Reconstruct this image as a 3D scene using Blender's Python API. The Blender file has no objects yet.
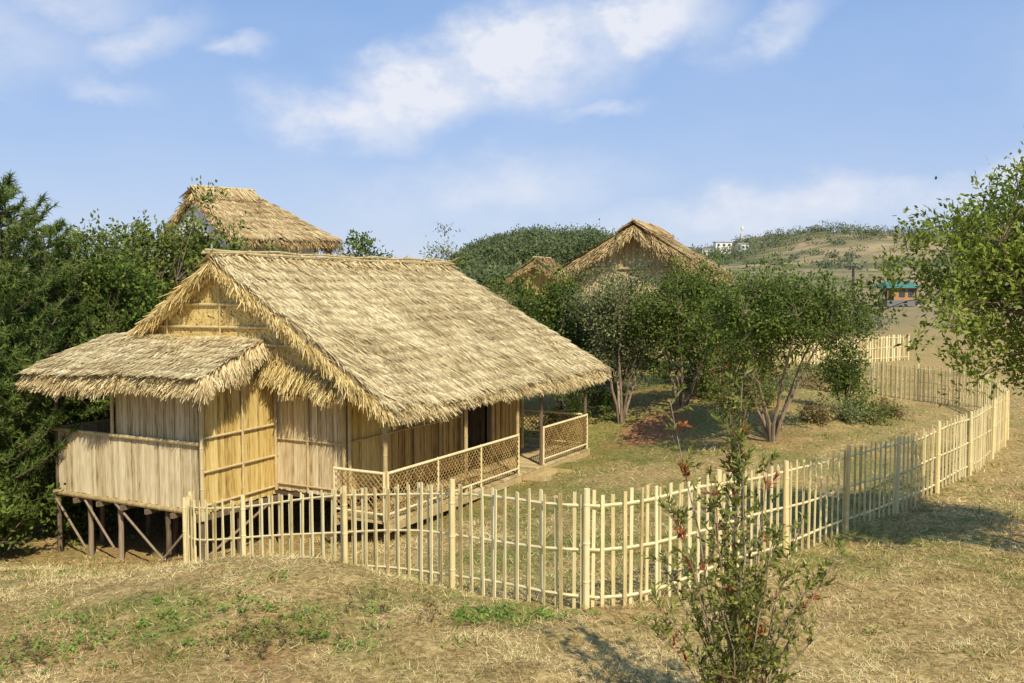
import bpy, math, random
import numpy as np
rng=np.random.default_rng(11); random.seed(11)
sc=bpy.context.scene
sc.view_settings.view_transform='Standard'; sc.view_settings.look='None'; sc.view_settings.exposure=0
COL=sc.collection
BASE={}
# ------------------------------------------------------------------ noise
def _h(ix,iy,s):
    n=(ix.astype(np.int64)*374761393+iy.astype(np.int64)*668265263+s*974634777)&0x7fffffff
    n=((n^(n>>13))*1274126177)&0x7fffffff
    return ((n^(n>>16))&0xffff)/65535.0
def vn(x,y,s=0):
    x=np.asarray(x,float);y=np.asarray(y,float)
    ix=np.floor(x);iy=np.floor(y);fx=x-ix;fy=y-iy
    fx=fx*fx*(3-2*fx);fy=fy*fy*(3-2*fy)
    a=_h(ix,iy,s);b=_h(ix+1,iy,s);c=_h(ix,iy+1,s);d=_h(ix+1,iy+1,s)
    return (a*(1-fx)+b*fx)*(1-fy)+(c*(1-fx)+d*fx)*fy
def fbm(x,y,s=0,o=4):
    t=0;a=.5;n=0
    for i in range(o):
        t=t+a*vn(np.asarray(x)*2**i+13.7*i,np.asarray(y)*2**i-7.3*i,s+i);n+=a;a*=.5
    return t/n
def sst(a,b,x):
    t=np.clip((np.asarray(x,float)-a)/(b-a),0,1);return t*t*(3-2*t)
# ------------------------------------------------------------------ terrain
CP=np.array([(.5,9.2,.02),(-5.05,15.2,-1.44),(-4.35,13.9,-1.2),(-3.6,13.3,-1.02),(-2.5,12.6,-.8),(-.94,11.4,-.5),(-.12,10.1,-.2),
(1.05,9.5,0),(2.02,10.7,-.15),(3.34,12.4,-.33),(4.8,13.7,-.37),(6.5,15.9,-.5),(8.4,18,-.5),(10,20.5,-.5),(12.3,25,-.8),(13.8,29,-.85),(13.8,32,-.9),(12.3,34,-.85),
(-2.1,10.3,.12),(-3.2,10,.02),(-2.9,11.2,-.08),(-4.9,9.5,-.15),(-7.2,14,-1.1),(-6,12.5,-.75),(-8.5,18.5,-2.05),(-6,17,-1.85),(-3,17.5,-1.6),(-6,22,-2),(-3,26,-1.4),(-1,22,-1.35),(-1,18.5,-1.3),
(1,13,-.55),(3,16,-.6),(5,20,-.5),(0,16,-.9),(-1,14,-.95),(1.9,21,-.95),(2.6,25.5,-1.0),(7,24,-.4),(9,27,-.5),(10,31,-.6),(2,28.5,-.7),(6,30,-.2),(4.2,26.2,-.25),(3.9,24.6,-.8),
(5.9,12,-.3),(9,16,-.4),(12,20,-.45),(15,24,-.6),(-12,18,-2),(-14,25,-2),(-10,30,-1.6),(-20,30,-2),(0,36,-.5),(5,36,-.3),(-10,8,-.6),(-7,6,-.15),
(0,0,1.3),(0,4,.55),(0,6.5,.18),(3,6.5,.15),(6,7.5,.05),(-3,7,.1),(-12,12,-1.2),(16,16,-.3),(20,30,-.5),(16,38,-.6),(8,3,.5),(-8,2,.3),(24,10,0),(-24,12,-1.6)])
def _phi(r2): return np.sqrt(r2+1.2)
_n=len(CP)
_A=np.zeros((_n+3,_n+3))
_A[:_n,:_n]=_phi(((CP[:,None,:2]-CP[None,:,:2])**2).sum(-1))-np.eye(_n)*.06
_A[:_n,_n]=1;_A[:_n,_n+1:]=CP[:,:2];_A[_n,:_n]=1;_A[_n+1:,:_n]=CP[:,:2].T
_W=np.linalg.solve(_A,np.concatenate([CP[:,2],[0,0,0]]))
HX=([-900,-100,30,70,107,128,140,168,200,234,270,309,420,900],[10,6,3,4,7,12,15,22,20,22,21,17,16,30])
def hz(x,y):
    x=np.atleast_1d(np.asarray(x,float));y=np.atleast_1d(np.asarray(y,float));sh=x.shape
    x=x.ravel();y=y.ravel()
    far=np.interp(y,[-60,0,40,60,90,200,400,700,1700],[.5,.3,-.5,-.2,.66,4.0,7,9,10])
    far=far+np.interp(x,HX[0],HX[1])*sst(270,620,y)*(1-.4*sst(650,1500,y))
    far=far+5.0*np.exp(-((x-10)/25)**4-((y-260)/50)**2)
    far=far+(fbm(x/60,y/60,5)-.5)*5*sst(120,500,y)
    w=1-sst(22,42,np.hypot(x-2,y-18))
    z=far.copy();m=w>0
    if m.any():
        P=np.stack([x[m],y[m]],1)
        out=np.empty(len(P))
        for i in range(0,len(P),20000):
            q=P[i:i+20000]
            r2=((q[:,None,:]-CP[None,:,:2])**2).sum(-1)
            out[i:i+20000]=_phi(r2)@_W[:_n]+_W[_n]+q@_W[_n+1:]
        z[m]=out*w[m]+far[m]*(1-w[m])
    z=z+(fbm(x*.9,y*.9,3)-.5)*.15+(fbm(x*4,y*4,9,3)-.5)*.05
    return z.reshape(sh)
def hz1(x,y): return float(hz([x],[y])[0])
def gmask(x,y):
    n=fbm(x*.45,y*.45,21);n2=fbm(x*1.7,y*1.7,31)
    inside=sst(10.5,14,y)*(1-sst(34,50,y))*sst(-3,0,x)*(1-sst(6,12,x+(y-20)*-.3))
    base=.27+.13*inside
    g=sst(.46,.76,n*.5+n2*.5+base-.27)*(.65+.15*inside)
    left=np.exp(-((x+3.2)/1.9)**2-((y-8.6)/.9)**2)*.65+np.exp(-((x+.1)/.8)**2-((y-8.9)/.45)**2)*.8+np.exp(-((x+7)/2)**2-((y-13.5)/2)**2)*.35
    g=np.clip(g+left*sst(.42,.62,n2),0,1)
    return g*(1-.6*sst(45,80,y))
def smask(x,y):
    n=fbm(x*1.1,y*1.1,41)
    s=np.exp(-((x-3.75)/.8)**4-((y-25.1)/.8)**4)*1.9+.4*np.exp(-((x+3.6)/1.6)**2-((y-8.2)/.8)**2)+.4*np.exp(-((x-5.5)/1.5)**2-((y-22.5)/1.2)**2)
    return np.clip(s*sst(.28,.5,n)+sst(.66,.8,n)*.4,0,1)
# ------------------------------------------------------------------ geometry helper
class Geo:
    def __init__(s): s.V=[];s.Q=[];s.T=[];s.R=[];s.G=[];s.n=0
    def add(s,V,Q=None,T=None,r=.5,g=0.):
        V=np.asarray(V,float).reshape(-1,3);k=len(V)
        if Q is not None and len(Q): s.Q.append(np.asarray(Q,np.int64).reshape(-1,4)+s.n)
        if T is not None and len(T): s.T.append(np.asarray(T,np.int64).reshape(-1,3)+s.n)
        s.V.append(V);s.R.append(np.broadcast_to(np.asarray(r,float),(k,)).copy());s.G.append(np.broadcast_to(np.asarray(g,float),(k,)).copy());s.n+=k
    def box(s,c,ax,ay,az,r=.5):
        c=np.array(c,float);ax=np.array(ax,float);ay=np.array(ay,float);az=np.array(az,float)
        V=[c+i*ax+j*ay+k*az for k in(-1,1) for j in(-1,1) for i in(-1,1)]
        Q=[(0,2,3,1),(4,5,7,6),(0,1,5,4),(2,6,7,3),(0,4,6,2),(1,3,7,5)]
        s.add(V,Q,r=r)
    def beam(s,a,b,w,h,r=.5,up=(0,0,1)):
        a=np.array(a,float);b=np.array(b,float);d=b-a;L=np.linalg.norm(d);d/=L
        up=np.array(up,float)
        if abs(d@up)>.95: up=np.array([1.,0,0])
        sd=np.cross(d,up);sd/=np.linalg.norm(sd);u=np.cross(sd,d)
        s.box((a+b)/2,d*L/2,sd*w/2,u*h/2,r)
    def tube(s,path,rad,seg=7,r=.5,cap=True):
        P=np.asarray(path,float);n=len(P);rad=np.broadcast_to(np.asarray(rad,float),(n,))
        D=np.gradient(P,axis=0);D/=np.linalg.norm(D,axis=1)[:,None]+1e-9
        ref=np.array([0,0,1.]) if abs(D[:,2]).mean()<.8 else np.array([.31,.95,0])
        A=np.cross(D,ref);A/=np.linalg.norm(A,axis=1)[:,None]+1e-9;B=np.cross(D,A)
        th=np.arange(seg)*2*np.pi/seg
        V=P[:,None,:]+rad[:,None,None]*(np.cos(th)[None,:,None]*A[:,None,:]+np.sin(th)[None,:,None]*B[:,None,:])
        V=V.reshape(-1,3);i=np.arange(n-1)[:,None]*seg;j=np.arange(seg)[None,:];k=(j+1)%seg
        Q=np.stack([i+j,i+seg+j,i+seg+k,i+k],-1).reshape(-1,4)
        T=[]
        if cap:
            V=np.concatenate([V,P[:1],P[-1:]]);a=n*seg
            for q in range(seg):
                T.append((a,q,(q+1)%seg));T.append((a+1,(n-1)*seg+(q+1)%seg,(n-1)*seg+q))
        s.add(V,Q,T,r)
    def bamboo(s,a,b,rad,r=.5,seg=8,node=.35,bend=0):
        a=np.array(a,float);b=np.array(b,float);L=np.linalg.norm(b-a);m=max(1,int(L/node))
        ts=[0];rr=[rad]
        off=random.random()*.3
        for i in range(m):
            t=(i+.3+off)/m
            if t>.985: break
            e=.008/L
            ts+= [t-2*e,t,t+2*e];rr+=[rad*.99,rad*1.14,rad*.99]
        ts.append(1);rr.append(rad*.95)
        ts=np.array(ts);P=a+(b-a)*ts[:,None]
        s.tube(P,rr,seg,r)
    def _q(s,V,n,r,g):
        if r is None: r=rng.random(n)
        s.add(V,np.arange(n*4).reshape(n,4),r=np.repeat(np.broadcast_to(r,(n,)),4),g=np.repeat(np.broadcast_to(g,(n,)),4))
    def _f(s,P,D,N,L,W):
        n=len(P);D=D/(np.linalg.norm(D,axis=1)[:,None]+1e-9)
        S=np.cross(D,N);S/=np.linalg.norm(S,axis=1)[:,None]+1e-9
        return n,D,S,np.broadcast_to(L,(n,))[:,None],np.broadcast_to(W,(n,))[:,None]
    def blades(s,P,D,N,L,W,tip=.35,r=None,g=0.):
        n,D,S,L,W=s._f(P,D,N,L,W)
        s._q(np.stack([P-S*W/2,P+S*W/2,P+D*L+S*W*tip/2,P+D*L-S*W*tip/2],1).reshape(-1,3),n,r,g)
    def leaves(s,P,D,N,L,W,r=None,g=0.):
        n,D,S,L,W=s._f(P,D,N,L,W)
        s._q(np.stack([P,P+D*L*.45+S*W/2,P+D*L,P+D*L*.45-S*W/2],1).reshape(-1,3),n,r,g)
    def tris(s,P,D,N,L,W,r,g=0.):
        n,D,S,L,W=s._f(P,D,N,L,W)
        V=np.stack([P-S*W/2,P+S*W/2,P+D*L],1).reshape(-1,3)
        s.add(V,None,np.arange(n*3).reshape(n,3),r=np.repeat(np.broadcast_to(r,(n,)),3),g=np.repeat(np.broadcast_to(g,(n,)),3))
    def obj(s,name,mat,parent=None,base=None,smooth=False):
        V=np.concatenate(s.V)
        off=np.array(BASE[parent.name]) if parent is not None else np.array(base if base is not None else (0,0,0),float)
        V=V-off
        Q=np.concatenate(s.Q) if s.Q else np.zeros((0,4),np.int64)
        T=np.concatenate(s.T) if s.T else np.zeros((0,3),np.int64)
        me=bpy.data.meshes.new(name);me.vertices.add(len(V));me.vertices.foreach_set('co',V.astype(np.float32).ravel())
        nl=len(Q)*4+len(T)*3;me.loops.add(nl);me.loops.foreach_set('vertex_index',np.concatenate([Q.ravel(),T.ravel()]).astype(np.int32))
        me.polygons.add(len(Q)+len(T))
        me.polygons.foreach_set('loop_start',np.concatenate([np.arange(len(Q))*4,len(Q)*4+np.arange(len(T))*3]).astype(np.int32))
        me.polygons.foreach_set('use_smooth',np.full(len(Q)+len(T),bool(smooth)))
        for nm,A in(('rnd',s.R),('grn',s.G)):
            at=me.attributes.new(nm,'FLOAT','POINT');at.data.foreach_set('value',np.concatenate(A).astype(np.float32))
        me.update(calc_edges=True);me.materials.append(mat)
        ob=bpy.data.objects.new(name,me);COL.objects.link(ob);BASE[ob.name]=off
        if parent is not None: ob.parent=parent
        else: ob.location=tuple(off)
        return ob
def thing(name,label,cat,base,group=None):
    e=bpy.data.objects.new(name,None);e.empty_display_size=.3;COL.objects.link(e);e.location=tuple(base)
    e['label']=label;e['category']=cat;BASE[e.name]=np.array([float(c) for c in base])
    if group: e['group']=group
    return e
def tag(o,label=None,cat=None,kind=None,group=None):
    if label:o['label']=label
    if cat:o['category']=cat
    if kind:o['kind']=kind
    if group:o['group']=group
    return o
# ------------------------------------------------------------------ materials
def ramp(nt,stops):
    n=nt.nodes.new('ShaderNodeValToRGB');el=n.color_ramp.elements
    while len(el)<len(stops): el.new(.5)
    for e,(p,c) in zip(el,stops): e.position=p;e.color=(*c,1)
    return n
def M(nt,op,a,b=None,clamp=False):
    n=nt.nodes.new('ShaderNodeMath');n.operation=op;n.use_clamp=clamp
    for i,v in enumerate((a,b)):
        if v is None: continue
        if isinstance(v,(int,float)): n.inputs[i].default_value=v
        else: nt.links.new(v,n.inputs[i])
    return n.outputs[0]
def mat(name,stops,ns=6,na=.4,stretch=(1,1,1),rough=.85,trans=0,green=None,bump=0,detail=3,spec=.2):
    m=bpy.data.materials.new(name);m.use_nodes=True;nt=m.node_tree;L=nt.links
    bs=nt.nodes['Principled BSDF'];out=nt.nodes['Material Output']
    bs.inputs['Roughness'].default_value=rough;bs.inputs['Specular IOR Level'].default_value=spec
    tc=nt.nodes.new('ShaderNodeTexCoord');mp=nt.nodes.new('ShaderNodeMapping');mp.inputs['Scale'].default_value=stretch
    L.new(tc.outputs['Object'],mp.inputs[0])
    no=nt.nodes.new('ShaderNodeTexNoise');no.inputs['Scale'].default_value=ns;no.inputs['Detail'].default_value=detail
    L.new(mp.outputs[0],no.inputs['Vector'])
    at=nt.nodes.new('ShaderNodeAttribute');at.attribute_name='rnd'
    nn=M(nt,'MULTIPLY',M(nt,'SUBTRACT',no.outputs[0],.5),na*2.2)
    f=M(nt,'ADD',M(nt,'ADD',M(nt,'MULTIPLY',M(nt,'SUBTRACT',at.outputs['Fac'],.5),1-na*.5),.5),nn,True)
    r=ramp(nt,stops);L.new(f,r.inputs[0]);c=r.outputs[0]
    if green:
        r2=ramp(nt,green);L.new(f,r2.inputs[0])
        ag=nt.nodes.new('ShaderNodeAttribute');ag.attribute_name='grn'
        mx=nt.nodes.new('ShaderNodeMix');mx.data_type='RGBA';L.new(ag.outputs['Fac'],mx.inputs[0]);L.new(c,mx.inputs[6]);L.new(r2.outputs[0],mx.inputs[7]);c=mx.outputs[2]
    L.new(c,bs.inputs['Base Color'])
    if bump:
        b=nt.nodes.new('ShaderNodeBump');b.inputs['Strength'].default_value=bump;b.inputs['Distance'].default_value=.02;L.new(no.outputs[0],b.inputs['Height']);L.new(b.outputs[0],bs.inputs['Normal'])
    if trans:
        t=nt.nodes.new('ShaderNodeBsdfTranslucent');L.new(c,t.inputs[0]);ms=nt.nodes.new('ShaderNodeMixShader');ms.inputs[0].default_value=trans
        L.new(bs.outputs[0],ms.inputs[1]);L.new(t.outputs[0],ms.inputs[2]);L.new(ms.outputs[0],out.inputs[0])
    return m
m_thatch=mat('thatch_straw',[(0,(.15,.095,.038)),(.25,(.44,.325,.145)),(.6,(.71,.56,.28)),(1,(.92,.79,.48))],ns=1.6,na=.32)
m_thatch_gold=mat('thatch_fringe',[(0,(.22,.135,.04)),(.3,(.54,.385,.13)),(.7,(.76,.59,.25)),(1,(.88,.74,.41))],ns=3,na=.25)
m_thatch_old=mat('thatch_weathered',[(0,(.17,.11,.045)),(.4,(.46,.32,.14)),(1,(.74,.57,.29))],ns=2,na=.3)
m_thatch_red=mat('thatch_reddish',[(0,(.16,.085,.04)),(.4,(.40,.25,.12)),(1,(.60,.42,.22))],ns=2,na=.3)
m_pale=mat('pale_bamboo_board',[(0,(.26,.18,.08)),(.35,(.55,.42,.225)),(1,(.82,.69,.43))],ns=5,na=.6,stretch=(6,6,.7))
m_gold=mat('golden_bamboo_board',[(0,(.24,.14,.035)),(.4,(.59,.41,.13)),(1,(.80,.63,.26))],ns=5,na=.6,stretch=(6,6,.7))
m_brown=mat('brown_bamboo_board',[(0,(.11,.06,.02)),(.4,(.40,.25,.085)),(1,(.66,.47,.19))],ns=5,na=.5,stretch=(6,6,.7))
m_fence=mat('fence_bamboo',[(0,(.44,.325,.125)),(.4,(.72,.57,.265)),(1,(.91,.79,.46))],ns=5,na=.4,stretch=(3,3,1),rough=.6)
m_pole=mat('bamboo_pole',[(0,(.28,.19,.08)),(.5,(.54,.41,.19)),(1,(.72,.59,.32))],ns=4,na=.4,stretch=(3,3,1),rough=.6)
m_post=mat('dark_timber',[(0,(.08,.055,.035)),(.5,(.20,.145,.09)),(1,(.34,.26,.17))],ns=6,na=.5,stretch=(4,4,.6))
m_dark=mat('dark_floor',[(0,(.08,.05,.03)),(1,(.18,.12,.07))],ns=6,na=.5)
m_bark=mat('brown_bark',[(0,(.06,.042,.025)),(.5,(.15,.105,.065)),(1,(.28,.21,.14))],ns=8,na=.6,stretch=(3,3,.8),bump=.5)
m_bark2=mat('pale_bark',[(0,(.12,.08,.05)),(.5,(.28,.20,.13)),(1,(.45,.36,.25))],ns=8,na=.6,stretch=(3,3,.8),bump=.5)
def fol(n,a,b,c,t=.25): return mat(n,[(0,a),(.5,b),(1,c)],ns=.9,na=.35,rough=.7,trans=t,spec=.1,detail=1)
m_leafA=fol('green_foliage',(.035,.057,.010),(.10,.15,.025),(.225,.28,.05),.3)
m_leafB=fol('olive_foliage',(.05,.067,.013),(.138,.174,.034),(.285,.31,.07),.3)
m_leafG=fol('grey_green_foliage',(.06,.075,.028),(.165,.19,.068),(.32,.34,.14),.3)
m_leafY=fol('yellow_green_foliage',(.07,.095,.014),(.195,.245,.036),(.40,.44,.08),.35)
m_leafR=fol('shrub_foliage',(.09,.105,.020),(.23,.255,.05),(.44,.42,.11),.35)
m_red=fol('red_leaf',(.20,.04,.02),(.38,.11,.04),(.50,.28,.08),.35)
m_pine=fol('pine_needles',(.04,.065,.015),(.115,.165,.036),(.25,.31,.07),.2)
m_dry=fol('dry_brown_foliage',(.13,.09,.035),(.28,.21,.08),(.44,.35,.16))
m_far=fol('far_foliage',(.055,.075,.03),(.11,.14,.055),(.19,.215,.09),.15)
m_far2=fol('hazy_far_foliage',(.09,.11,.06),(.14,.165,.085),(.21,.225,.12),.15)  # aerial haze is mixed into this leaf colour, paler and greyer
# ------------------------------------------------------------------ ground
def ground():
    tx=np.linspace(-6.95,6.95,460);X=2+1.6*np.sinh(tx)
    ty=np.linspace(-4.1,7.6,460);Y=10+1.6*np.sinh(ty)
    gx,gy=np.meshgrid(X,Y);z=hz(gx,gy)
    V=np.stack([gx,gy,z],-1).reshape(-1,3)
    nx,ny=len(X),len(Y)
    i=np.arange(ny-1)[:,None]*nx+np.arange(nx-1)[None,:]
    Q=np.stack([i,i+1,i+nx+1,i+nx],-1).reshape(-1,4)
    g=Geo();g.add(V,Q,r=np.clip(smask(gx,gy),0,1).ravel(),g=gmask(gx,gy).ravel())
    m=bpy.data.materials.new('dry_grass_ground');m.use_nodes=True;nt=m.node_tree;L=nt.links;bs=nt.nodes['Principled BSDF']
    bs.inputs['Roughness'].default_value=.95;bs.inputs['Specular IOR Level'].default_value=.1
    tc=nt.nodes.new('ShaderNodeTexCoord')
    def noise(sc_,d=6,st=(1,1,1)):
        mp=nt.nodes.new('ShaderNodeMapping');mp.inputs['Scale'].default_value=st;L.new(tc.outputs['Object'],mp.inputs[0])
        n=nt.nodes.new('ShaderNodeTexNoise');n.inputs['Scale'].default_value=sc_;n.inputs['Detail'].default_value=d;n.inputs['Roughness'].default_value=.65;L.new(mp.outputs[0],n.inputs['Vector']);return n.outputs[0]
    nf=noise(14,6);nm=noise(1.6,4);nl=noise(.035,8)
    r1=ramp(nt,[(.28,(.14,.08,.025)),(.45,(.35,.235,.085)),(.6,(.53,.38,.15)),(.78,(.67,.52,.24))]);L.new(nf,r1.inputs[0])
    r2=ramp(nt,[(.3,(.09,.09,.02)),(.5,(.21,.20,.05)),(.75,(.36,.33,.10))]);L.new(nf,r2.inputs[0])
    r3=ramp(nt,[(.3,(.24,.10,.04)),(.7,(.50,.26,.12))]);L.new(nf,r3.inputs[0])
    ag=nt.nodes.new('ShaderNodeAttribute');ag.attribute_name='grn';ar=nt.nodes.new('ShaderNodeAttribute');ar.attribute_name='rnd'
    def mix(f,a,b):
        x=nt.nodes.new('ShaderNodeMix');x.data_type='RGBA'
        L.new(f,x.inputs[0]);L.new(a,x.inputs[6]);L.new(b,x.inputs[7]);return x.outputs[2]
    gf=M(nt,'ADD',ag.outputs['Fac'],M(nt,'MULTIPLY',M(nt,'SUBTRACT',nm,.5),.9),True)
    c=mix(gf,r1.outputs[0],r2.outputs[0]);c=mix(ar.outputs['Fac'],c,r3.outputs[0])
    sx=nt.nodes.new('ShaderNodeSeparateXYZ');L.new(tc.outputs['Object'],sx.inputs[0])
    rf=ramp(nt,[(.38,(.11,.125,.05)),(.48,(.21,.185,.085)),(.58,(.35,.26,.13)),(.7,(.45,.335,.185))]);L.new(nl,rf.inputs[0])
    mr=nt.nodes.new('ShaderNodeMapRange');L.new(sx.outputs[1],mr.inputs[0]);mr.inputs[1].default_value=45;mr.inputs[2].default_value=80
    c=mix(mr.outputs[0],c,rf.outputs[0])
    L.new(c,bs.inputs['Base Color'])
    b=nt.nodes.new('ShaderNodeBump');b.inputs['Strength'].default_value=.8;b.inputs['Distance'].default_value=.04;L.new(nf,b.inputs['Height']);L.new(b.outputs[0],bs.inputs['Normal'])
    o=g.obj('ground',m,smooth=True);tag(o,kind='structure');o['label']='dry grassy hillside ground with green patches'
ground()
# ------------------------------------------------------------------ grass
m_grass=mat('grass_blades',[(0,(.19,.11,.035)),(.4,(.50,.355,.14)),(1,(.82,.66,.33))],ns=2,na=.2,detail=1,green=[(0,(.075,.10,.018)),(.5,(.18,.22,.04)),(1,(.37,.38,.09))])
def grass():
    g=Geo()
    def field(n,y0,y1,lmin,lmax,wf):
        y=y0*(y1/y0)**rng.random(n);x=(rng.random(n)*2-1)*(.6*y+1.2)
        cl=fbm(x*5,y*5,77,2);keep=cl>rng.random(n)*.6+.18
        x=x[keep];y=y[keep];n=len(x);z=hz(x,y)
        th=rng.random(n)*2*np.pi;el=np.abs(rng.normal(0,.38,n))+.05
        D=np.stack([np.cos(th)*np.cos(el),np.sin(th)*np.cos(el),np.sin(el)],1)
        N=np.stack([rng.normal(0,.4,n),rng.normal(0,.4,n),np.ones(n)],1)
        sc_=(y/9)**.5
        L=(lmin+(lmax-lmin)*rng.random(n)**1.5)*sc_;W=wf*(y/9)**.9*(.6+.8*rng.random(n))
        gm=gmask(x,y);gr=(rng.random(n)<np.clip(gm*.9+.05,0,1)).astype(float)
        soil=smask(x,y);k=rng.random(n)>soil*.95
        tone=(fbm(x*2.2,y*2.2,88,3)-.5)*1.5
        g.tris((np.stack([x,y,z+.004],1))[k],D[k],N[k],L[k],W[k],np.clip(rng.random(n)+tone,0,1)[k],gr[k])
    field(370000,5.0,17,.035,.12,.0055)
    field(110000,15,40,.03,.085,.0055)
    o=g.obj('grass',m_grass);tag(o,'short dry straw grass mixed with green blades','grass','stuff')
    g=Geo()
    for i in range(650):
        y=6+24*random.random()**1.6;x=random.uniform(-.6,.6)*y
        if gmask(np.array([x]),np.array([y]))[0]<.15 and random.random()<.5: continue
        n=random.randint(14,34);z=hz1(x,y);r0=.04+.1*random.random()
        th=rng.random(n)*2*np.pi;el=.5+rng.random(n)*.9
        D=np.stack([np.cos(th)*np.cos(el),np.sin(th)*np.cos(el),np.sin(el)],1)
        P=np.stack([x+rng.normal(0,r0,n),y+rng.normal(0,r0,n),np.full(n,z-.01)],1)
        g.tris(P,D,np.cross(D,[0,0,1.])+.2,(.05+.11*rng.random(n)),.009*(.6+y/15),rng.random(n),(rng.random(n)<.45).astype(float))
    o=g.obj('grass_tuft',m_grass);tag(o,'scattered taller tufts of half dry grass','grass','stuff')
    g=Geo()
    cs=[(-3.2,8.7,1.5,.6,52),(-.1,8.9,.6,.3,34),(-3.8,8.0,1.3,.4,30),(-6,13,2,1.5,24),(1.6,20,3,3,16),(-1.9,8.2,.8,.4,18),(2.5,8.3,2,.6,8)]
    for cx,cy,sx,sy,k in cs:
        for i in range(k):
            x=random.gauss(cx,sx*.6);y=random.gauss(cy,sy*.6);z=hz1(x,y);n=random.randint(8,26);R=random.uniform(.03,.10)
            th=rng.random(n)*2*np.pi;el=rng.random(n)*.9+.1
            D=np.stack([np.cos(th)*np.cos(el),np.sin(th)*np.cos(el),np.sin(el)*.7],1)
            P=np.stack([x+rng.normal(0,R,n),y+rng.normal(0,R,n),z+rng.random(n)*.05],1)
            N=np.stack([rng.normal(0,.4,n),rng.normal(0,.4,n),np.ones(n)],1)
            g.leaves(P,D,N,.03+.04*rng.random(n),.014+.016*rng.random(n),rng.random(n)*.7+.3)
    m=fol('weed_leaf',(.07,.12,.02),(.16,.26,.04),(.30,.40,.08),.3)
    o=g.obj('weed_patch',m);tag(o,'bright green low weeds among dry grass','weeds','stuff')
    g=Geo()
    for cx,cy,sx,sy,k in [(-2.1,8.05,.35,.25,26),(-3.9,8.0,.5,.3,18),(-1.1,8.8,.3,.2,10)]:
        for i in range(k):
            x=random.gauss(cx,sx);y=random.gauss(cy,sy);z=hz1(x,y);n=22;h=random.uniform(.08,.2)
            t=rng.random(n);th=rng.random(n)*6.28;lean=np.array([random.gauss(0,.4),random.gauss(0,.4)])
            P=np.stack([x+lean[0]*t*h,y+lean[1]*t*h,z+t*h],1)
            D=np.stack([np.cos(th),np.sin(th),.5+0*th],1)
            g.leaves(P,D,np.stack([rng.normal(0,.6,n),rng.normal(0,.6,n),np.ones(n)],1),.045,.014,rng.random(n)*.6)
    o=g.obj('dry_fern_patch',m_dry);tag(o,'reddish brown dried ferns in the grass','ferns','stuff')
grass()
# ------------------------------------------------------------------ building helpers
def nrm(v): v=np.array(v,float);return v/np.linalg.norm(v)
def thatch(g,A,B,C,D,n,seed=0,th=.16,bl=(.13,.33),bw=(.015,.034),courses=14,und=.055,gs=26,lift=.018,jit=.34,step=.042):
    A,B,C,D=[np.array(q,float) for q in(A,B,C,D)]
    N0=nrm(np.cross((C+B-A-D),(D+C-A-B)));N0=N0 if N0[2]>0 else -N0
    def pos(s,t):
        s=s[:,None];t=t[:,None];p=(A*(1-s)+B*s)*(1-t)+(D*(1-s)+C*s)*t
        Lx=np.linalg.norm(C-D);Ly=np.linalg.norm(D-A)
        o=(fbm(s[:,0]*Lx*.9,t[:,0]*Ly*.9,seed,3)-.5)*und*2
        return p+N0*o[:,None]
    S,T=np.meshgrid(np.linspace(0,1,gs),np.linspace(0,1,gs));V=pos(S.ravel(),T.ravel())
    i=np.arange(gs-1)[:,None]*gs+np.arange(gs-1)[None,:];Q=np.stack([i,i+gs,i+gs+1,i+1],-1).reshape(-1,4)
    g.add(V,Q,r=.22);g.add(V-N0*th,Q[:,::-1],r=.05)
    for e in (np.arange(gs),np.arange(gs)*gs,np.arange(gs)*gs+gs-1,np.arange(gs)+gs*(gs-1)):
        e0=e[:-1];e1=e[1:];k=len(e0);VV=np.concatenate([V[e0],V[e1],V[e1]-N0*th,V[e0]-N0*th]);a=np.arange(k)
        g.add(VV,np.stack([a,a+k,a+2*k,a+3*k],1),r=.15)
    s=rng.random(n);t=rng.random(n)
    wob=.5*(fbm(s*14,s*0,seed+9,2)-.5)
    fr=rng.random(n)**1.2*.95
    tc=(np.floor(t*courses)+fr+wob)/courses
    t=np.clip(tc,0,1)*.985
    P=pos(s,t)
    dnv=(D-A)[None,:]*(1-s[:,None])+(C-B)[None,:]*s[:,None];dnv/=np.linalg.norm(dnv,axis=1)[:,None]
    ac=nrm((C-D)+(B-A))
    dd=dnv+ac[None,:]*rng.normal(0,jit,n)[:,None]+N0[None,:]*(.035+rng.normal(0,.028,n))[:,None]
    P=P+N0*(.008+step*fr+lift*rng.random(n))[:,None]
    L=bl[0]+(bl[1]-bl[0])*rng.random(n);W=bw[0]+(bw[1]-bw[0])*rng.random(n)
    tone=.30*(fbm(s*9,t*5,seed+5,3)-.5)*2
    r=np.clip(.20+.75*rng.random(n)+tone-.45*(rng.random(n)<.14),0,1)
    nn=N0[None,:]+rng.normal(0,.12,(n,3))
    g.blades(P,dd,nn,L,W,.45,r)
    return N0
def fringe(g,A,B,d,n,lr=(.2,.45),thick=(0,0,-.12),sp=.25,w=(.012,.026),rb=.1):
    A=np.array(A,float);B=np.array(B,float);s=rng.random(n)[:,None];P=A*(1-s)+B*s+np.array(thick,float)*rng.random(n)[:,None]
    D=nrm(d)[None,:]+rng.normal(0,sp,(n,3))
    cl=.55+.9*fbm(s[:,0]*np.linalg.norm(B-A)*2.2,s[:,0]*0,int(n)%97,2)
    N=rng.normal(0,1,(n,3))
    g.blades(P,D,N,(lr[0]+(lr[1]-lr[0])*rng.random(n))*cl,w[0]+(w[1]-w[0])*rng.random(n),.35,np.clip(rng.random(n)*.9+rb,0,1))
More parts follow.
